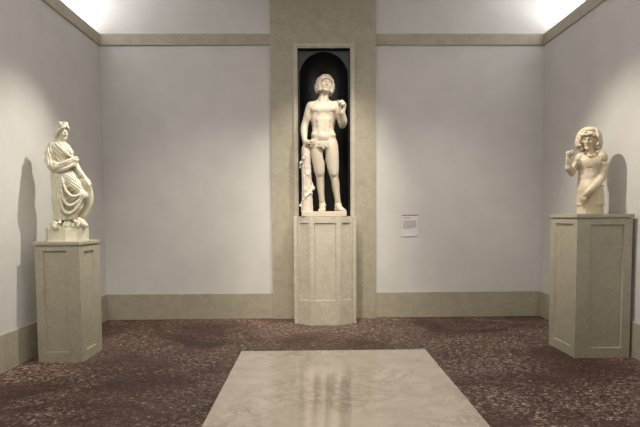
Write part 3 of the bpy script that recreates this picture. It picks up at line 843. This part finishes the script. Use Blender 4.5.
# ---- the half-length youth
def half_length_youth():
    global FIT
    FIT = (.88, 1.15, 1)
    root = thing('marble_statue', 'honey-coloured marble half-length youth with bushy hair and raised fist', 'statue', (3.010, 5.11, 1.500))
    root.rotation_euler = (0, 0, math.radians(-28))
    rnd = random.Random(21)
    HC = np.array((-.036, -.022, .803)); HR = rot(-16, 13, 4)
    C = Clay((-.34, -.26, -.005), (.24, .20, .96), .005)
    head(C, HC, .218, HR)
    C.chain([(-.010, .02, .60), (-.014, .012, .66), (-.025, .0, .72)], [.07, .052, .050], .03)
    # bent arm with closed fist
    C.ell((-.128, .005, .605), (.052, .055, .055), .03)
    C.chain([(-.130, .005, .60), (-.180, .0, .52), (-.214, -.03, .448)], [.044, .039, .033], .02)
    C.chain([(-.216, -.032, .446), (-.250, -.085, .50), (-.258, -.115, .575)], [.035, .037, .026], .02)
    hand(C, (-.258, -.117, .580), (.02, -.05, .9), (-.65, .45, .15), .88, 1, (72, 82, 55), (30, 38), 3, step=2)
    # crossing arm resting on the hip
    C.chain([(.095, .01, .60), (.106, .0, .48), (.100, -.02, .375)], [.050, .044, .038], .025)
    C.curve([(.100, -.022, .372), (.048, -.095, .312), (-.008, -.140, .262), (-.062, -.155, .215)], [.038, .038, .031, .024], .02)
    hand(C, (-.060, -.155, .217), (-.34, .0, -.85), (-.1, -.95, .1), .70, -1, (22, 34, 22), (26, 12), 2, step=2)
    C.ell((-.012, .015, .49), (.12, .09, .16), .03); C.chain([(-.02, .01, .4), (-.01, .01, .1)], .1, .02)
    C.mesh('figure', M_WARM, root)
    # cuirass with puffed shoulder and banded sleeve
    T = Clay((-.24, -.22, -.002), (.24, .20, .70), .005)
    T.ell((-.015, .01, .545), (.142, .105, .115), .03); T.ell((-.012, .015, .60), (.130, .085, .055), .03)
    T.ell((-.030, .01, .40), (.118, .098, .155), .04); T.ell((-.018, .01, .27), (.132, .105, .14), .04)
    for s in (-1, 1): T.ell((-.020+s*.056, -.058, .548), (.058, .020, .044), .035)
    T.curve([(-.14, -.05, .475), (-.085, -.098, .478), (-.02, -.09, .49), (.05, -.098, .478), (.10, -.06, .48)], .004, .012, 'sub')
    T.chain([(-.022, -.112, .58), (-.025, -.098, .47), (-.03, -.1, .36)], .006, .014, 'sub')
    for z in (.425, .372): T.curve([(-.148, -.02, z), (-.09, -.088, z-.004), (-.03, -.102, z-.006), (.03, -.09, z-.004), (.085, -.03, z)], .0055, .008, 'sub')
    T.curve([(-.10, -.02, .645), (-.065, -.075, .640), (-.02, -.095, .612), (.030, -.075, .642), (.07, -.02, .650)], .007, .006)
    T.ell((-.025, -.055, .665), (.062, .06, .045), .01, mode='sub')
    # skirt of straps
    T.chain([(-.014, .012, .27), (-.008, .012, .12)], [.128, .132], .03)
    N = 26
    for i in range(N):
        a = 2*PI*i/N; ca, sa = math.cos(a), math.sin(a)
        P = lambda r, z, q=.8: (-.006+r*ca, .012+r*q*sa, z)
        T.chain([P(.127, .27), P(.134, .19), P(.137, .108)], [.010, .015, .017], .005)
        T.chain([P(.128, .105), P(.132, .006)], [.014, .0165], .004)
    for i in range(N):
        a = 2*PI*i/N; T.ell((-.006+.142*math.cos(a), .012+.142*.8*math.sin(a), .104), .017, .005)
    T.curve([(-.006+.133*math.cos(a), .012+.133*.82*math.sin(a), .285+.015*math.cos(a)) for a in np.linspace(0, 2*PI, 17)], .011, .008, n=2)
    T.box((0, 0, -.03), (.3, .3, .03), .001, .002, mode='sub')
    # sleeve
    T.ell((.102, .008, .612), (.062, .066, .054), .015)
    for a in np.linspace(-2.9, .5, 9): T.curve([(.096+.028*math.cos(a), .008+.035*math.sin(a), .664), (.103+.056*math.cos(a), .008+.062*math.sin(a), .622), (.108+.054*math.cos(a), .006+.060*math.sin(a), .575)], [.007, .010, .009], .006)
    T.chain([(.106, .004, .57), (.114, .0, .48), (.108, -.012, .39)], [.050, .050, .046], .012)
    for z, x, q in ((.540, .110, .009), (.475, .114, .007), (.400, .110, .009)):
        T.curve([(x+.049*math.cos(a), .0+.049*math.sin(a), z+.012*math.sin(a)) for a in np.linspace(0, 2*PI, 13)], q, .008, n=2)
    for i in range(10):
        a = 2*PI*i/10; T.curve([(.109+.049*math.cos(a), .049*math.sin(a), .535), (.116+.051*math.cos(a+.15), .051*math.sin(a+.15), .508), (.114+.049*math.cos(a), .049*math.sin(a), .478), (.114+.051*math.cos(a+.15), .051*math.sin(a+.15), .44), (.110+.047*math.cos(a), -.006+.047*math.sin(a), .402)], .006, .006)
    T.ell((-.118, .005, .620), (.048, .056, .044), .02)
    for a in np.linspace(-3.2, -.2, 7): T.curve([(-.112+.025*math.cos(a), .008+.03*math.sin(a), .66), (-.126+.043*math.cos(a), .005+.052*math.sin(a), .622), (-.138+.042*math.cos(a), .003+.048*math.sin(a), .585)], [.007, .009, .008], .006)
    T.mesh('cuirass', M_WARM, root, 'fitted cuirass with strap skirt and banded sleeve')
    # bushy hair
    H = Clay((-.23, -.22, .62), (.18, .20, 1.0), .0045)
    hc = HC+np.array((.0, .030, .010))
    E = np.array((.124, .118, .116))
    H.ell(hc, E*.95, .02)
    for p, r in (((-.118, .005, .765), (.042, .060, .065)), ((-.100, .02, .712), (.040, .058, .036)), ((.066, .0, .770), (.050, .075, .070)), ((.058, .02, .725), (.048, .070, .040)), ((-.02, .07, .75), (.10, .07, .08))):
        H.ell(p, r, .03)
    H.ell(HC+HR@np.array((.0, -.150, -.040)), (.068, .145, .094), .035, HR, 'sub')
    H.ell(HC+HR@np.array((.0, -.110, -.140)), (.066, .12, .08), .012, HR, 'sub')
    # combed locks from the crown: waves at the sides, short ones over the brow
    for i in range(40):
        a = 2*PI*i/40+.04; dx, dy = math.sin(a), -math.cos(a)
        front = dy < -.72
        pts = [hc+np.array((math.sin(t)*dx, math.sin(t)*dy, math.cos(t)))*E*(1.0+.035*(i%2)) for t in ((.03, .35+.1*(i%3), .80+.05*(i%2)) if front else (.03, .45+.12*(i%3), .95+.08*(i%2), 1.35))]
        rs = [.006, .009, .010] if front else [.006, .010, .012, .013]
        if not front:
            x, y = pts[-1][0], pts[-1][1]
            for j in range(3):
                w_ = .010*(-1)**(j+i%2)
                pts.append(np.array((x*1.02+dx*.006-dy*w_, y+dy*.004+dx*w_, pts[-1][2]-.036))); rs.append(.0135-.001*j)
            if pts[-1][1] < -.10 and abs(pts[-1][0]+.036) < .085: continue
        H.curve(pts, rs, .007, n=3)
    fr = [(math.sin(t)*.80, -.97*math.cos(t*.6), .36+.14*math.cos(t*1.3)) for t in np.linspace(-1.2, 1.2, 9)]
    curls(H, hc, HR, E*1.05, [(d[0], d[1], d[2]+rnd.uniform(-.10, .10)) for d in fr], .0175, .004, rnd)
    fr = [(math.sin(t)*.74, -.85, .56+.06*math.cos(3*t)) for t in np.linspace(-1.0, 1.0, 8)]
    curls(H, hc, HR, E*1.05, [(d[0]+rnd.uniform(-.06, .06), d[1], d[2]+rnd.uniform(-.14, .14)) for d in fr], .0155, .004, rnd)
    for s, xs in ((-1, ((-.112, -.060, .775), (-.118, -.050, .735), (-.106, -.045, .700), (-.134, -.02, .790), (-.136, -.01, .745), (-.118, -.01, .700))),
                  (1, ((.052, -.055, .785), (.060, -.050, .745), (.064, -.040, .710), (.088, -.035, .785), (.092, -.03, .742), (.086, -.01, .705)))):
        for p in xs: curls(H, p, I3, (1e-4,)*3, [(s*.5, -.85, .1)], .0195, .007, rnd)
    H.mesh('hair', M_WARM, root, 'bushy bobbed hair with curls over the brow', relax=0)
half_length_youth()


# ------------------------------------------------------------------ light: ceiling track spots, cove strips, added front fill and ambient fill
def spot(name, loc, aim, power, angle, blend=.6, size=.05, col=(1, .9, .76)):
    l = bpy.data.lights.new(name, 'SPOT'); l.energy = power; l.spot_size = math.radians(angle); l.spot_blend = blend
    l.shadow_soft_size = size; l.color = col
    o = bpy.data.objects.new(name, l); COL.objects.link(o); o.location = loc
    o.rotation_euler = (Vector(aim)-Vector(loc)).to_track_quat('-Z', 'Y').to_euler()
def area(name, loc, aim, power, sx, sy, col):
    l = bpy.data.lights.new(name, 'AREA'); l.shape = 'RECTANGLE'; l.size = sx; l.size_y = sy; l.energy = power; l.color = col
    o = bpy.data.objects.new(name, l); COL.objects.link(o); o.location = loc
    o.rotation_euler = (Vector(aim)-Vector(loc)).to_track_quat('-Z', 'Y').to_euler()
WARM = (1, .91, .78)
spot('spot_centre_a', (1.2, 5.0, 4.5), (.16, 6.62, 2.0), 235, 52, 1., .025, WARM)
spot('spot_centre_b', (.15, 5.0, 4.5), (.16, 6.62, 2.0), 170, 52, 1., .025, WARM)
spot('fill_centre_front', (-1.0, 2.6, 4.5), (.16, 6.6, .5), 400, 34, 1., .05, WARM)  # added frontal fill that lifts the pedestal front, besides the steep track spots
spot('spot_left', (-.7, 5.1, 4.5), (-2.75, 5.0, 1.8), 400, 44, 1., .025, (1, .95, .84))
spot('spot_left_front', (-1.4, 2.2, 4.5), (-2.6, 4.9, 1.2), 200, 32, 1., .05, (1, .95, .84))
spot('spot_right', (.8, 4.7, 4.5), (3.05, 5.05, 1.9), 360, 44, 1., .025, (1, .93, .82))
spot('wash_left', (-.5, 3.3, 4.5), (-1.5, 6.9, .5), 275, 52, 1., .08, (1, .94, .84))
spot('wash_right', (.9, 3.3, 4.5), (1.9, 6.9, .5), 210, 52, 1., .08, (1, .94, .84))
area('cove_left', (XL-.36, 3.0, ZT2+.02), (XL-.30, 3.0, ZC), 95, 7.6, .16, (.97, .96, 1.))
area('cove_right', (XR+.36, 3.0, ZT2+.02), (XR+.30, 3.0, ZC), 95, 7.6, .16, (.97, .96, 1.))
area('ambient_fill', (.17, 2.2, ZC-.02), (.17, 2.2, 0), 92, 3.6, 5.0, (1, .95, .88))  # added soft panel under the ceiling for overall ambient, not a room fixture


w = bpy.data.worlds.new('world'); SC.world = w; w.use_nodes = True
w.node_tree.nodes['Background'].inputs[0].default_value = (.02, .02, .022, 1)
SC.view_settings.view_transform = 'Standard'; SC.view_settings.look = 'None'
SC.view_settings.gamma = 1; SC.view_settings.use_curve_mapping = False
SC.view_settings.exposure = .16
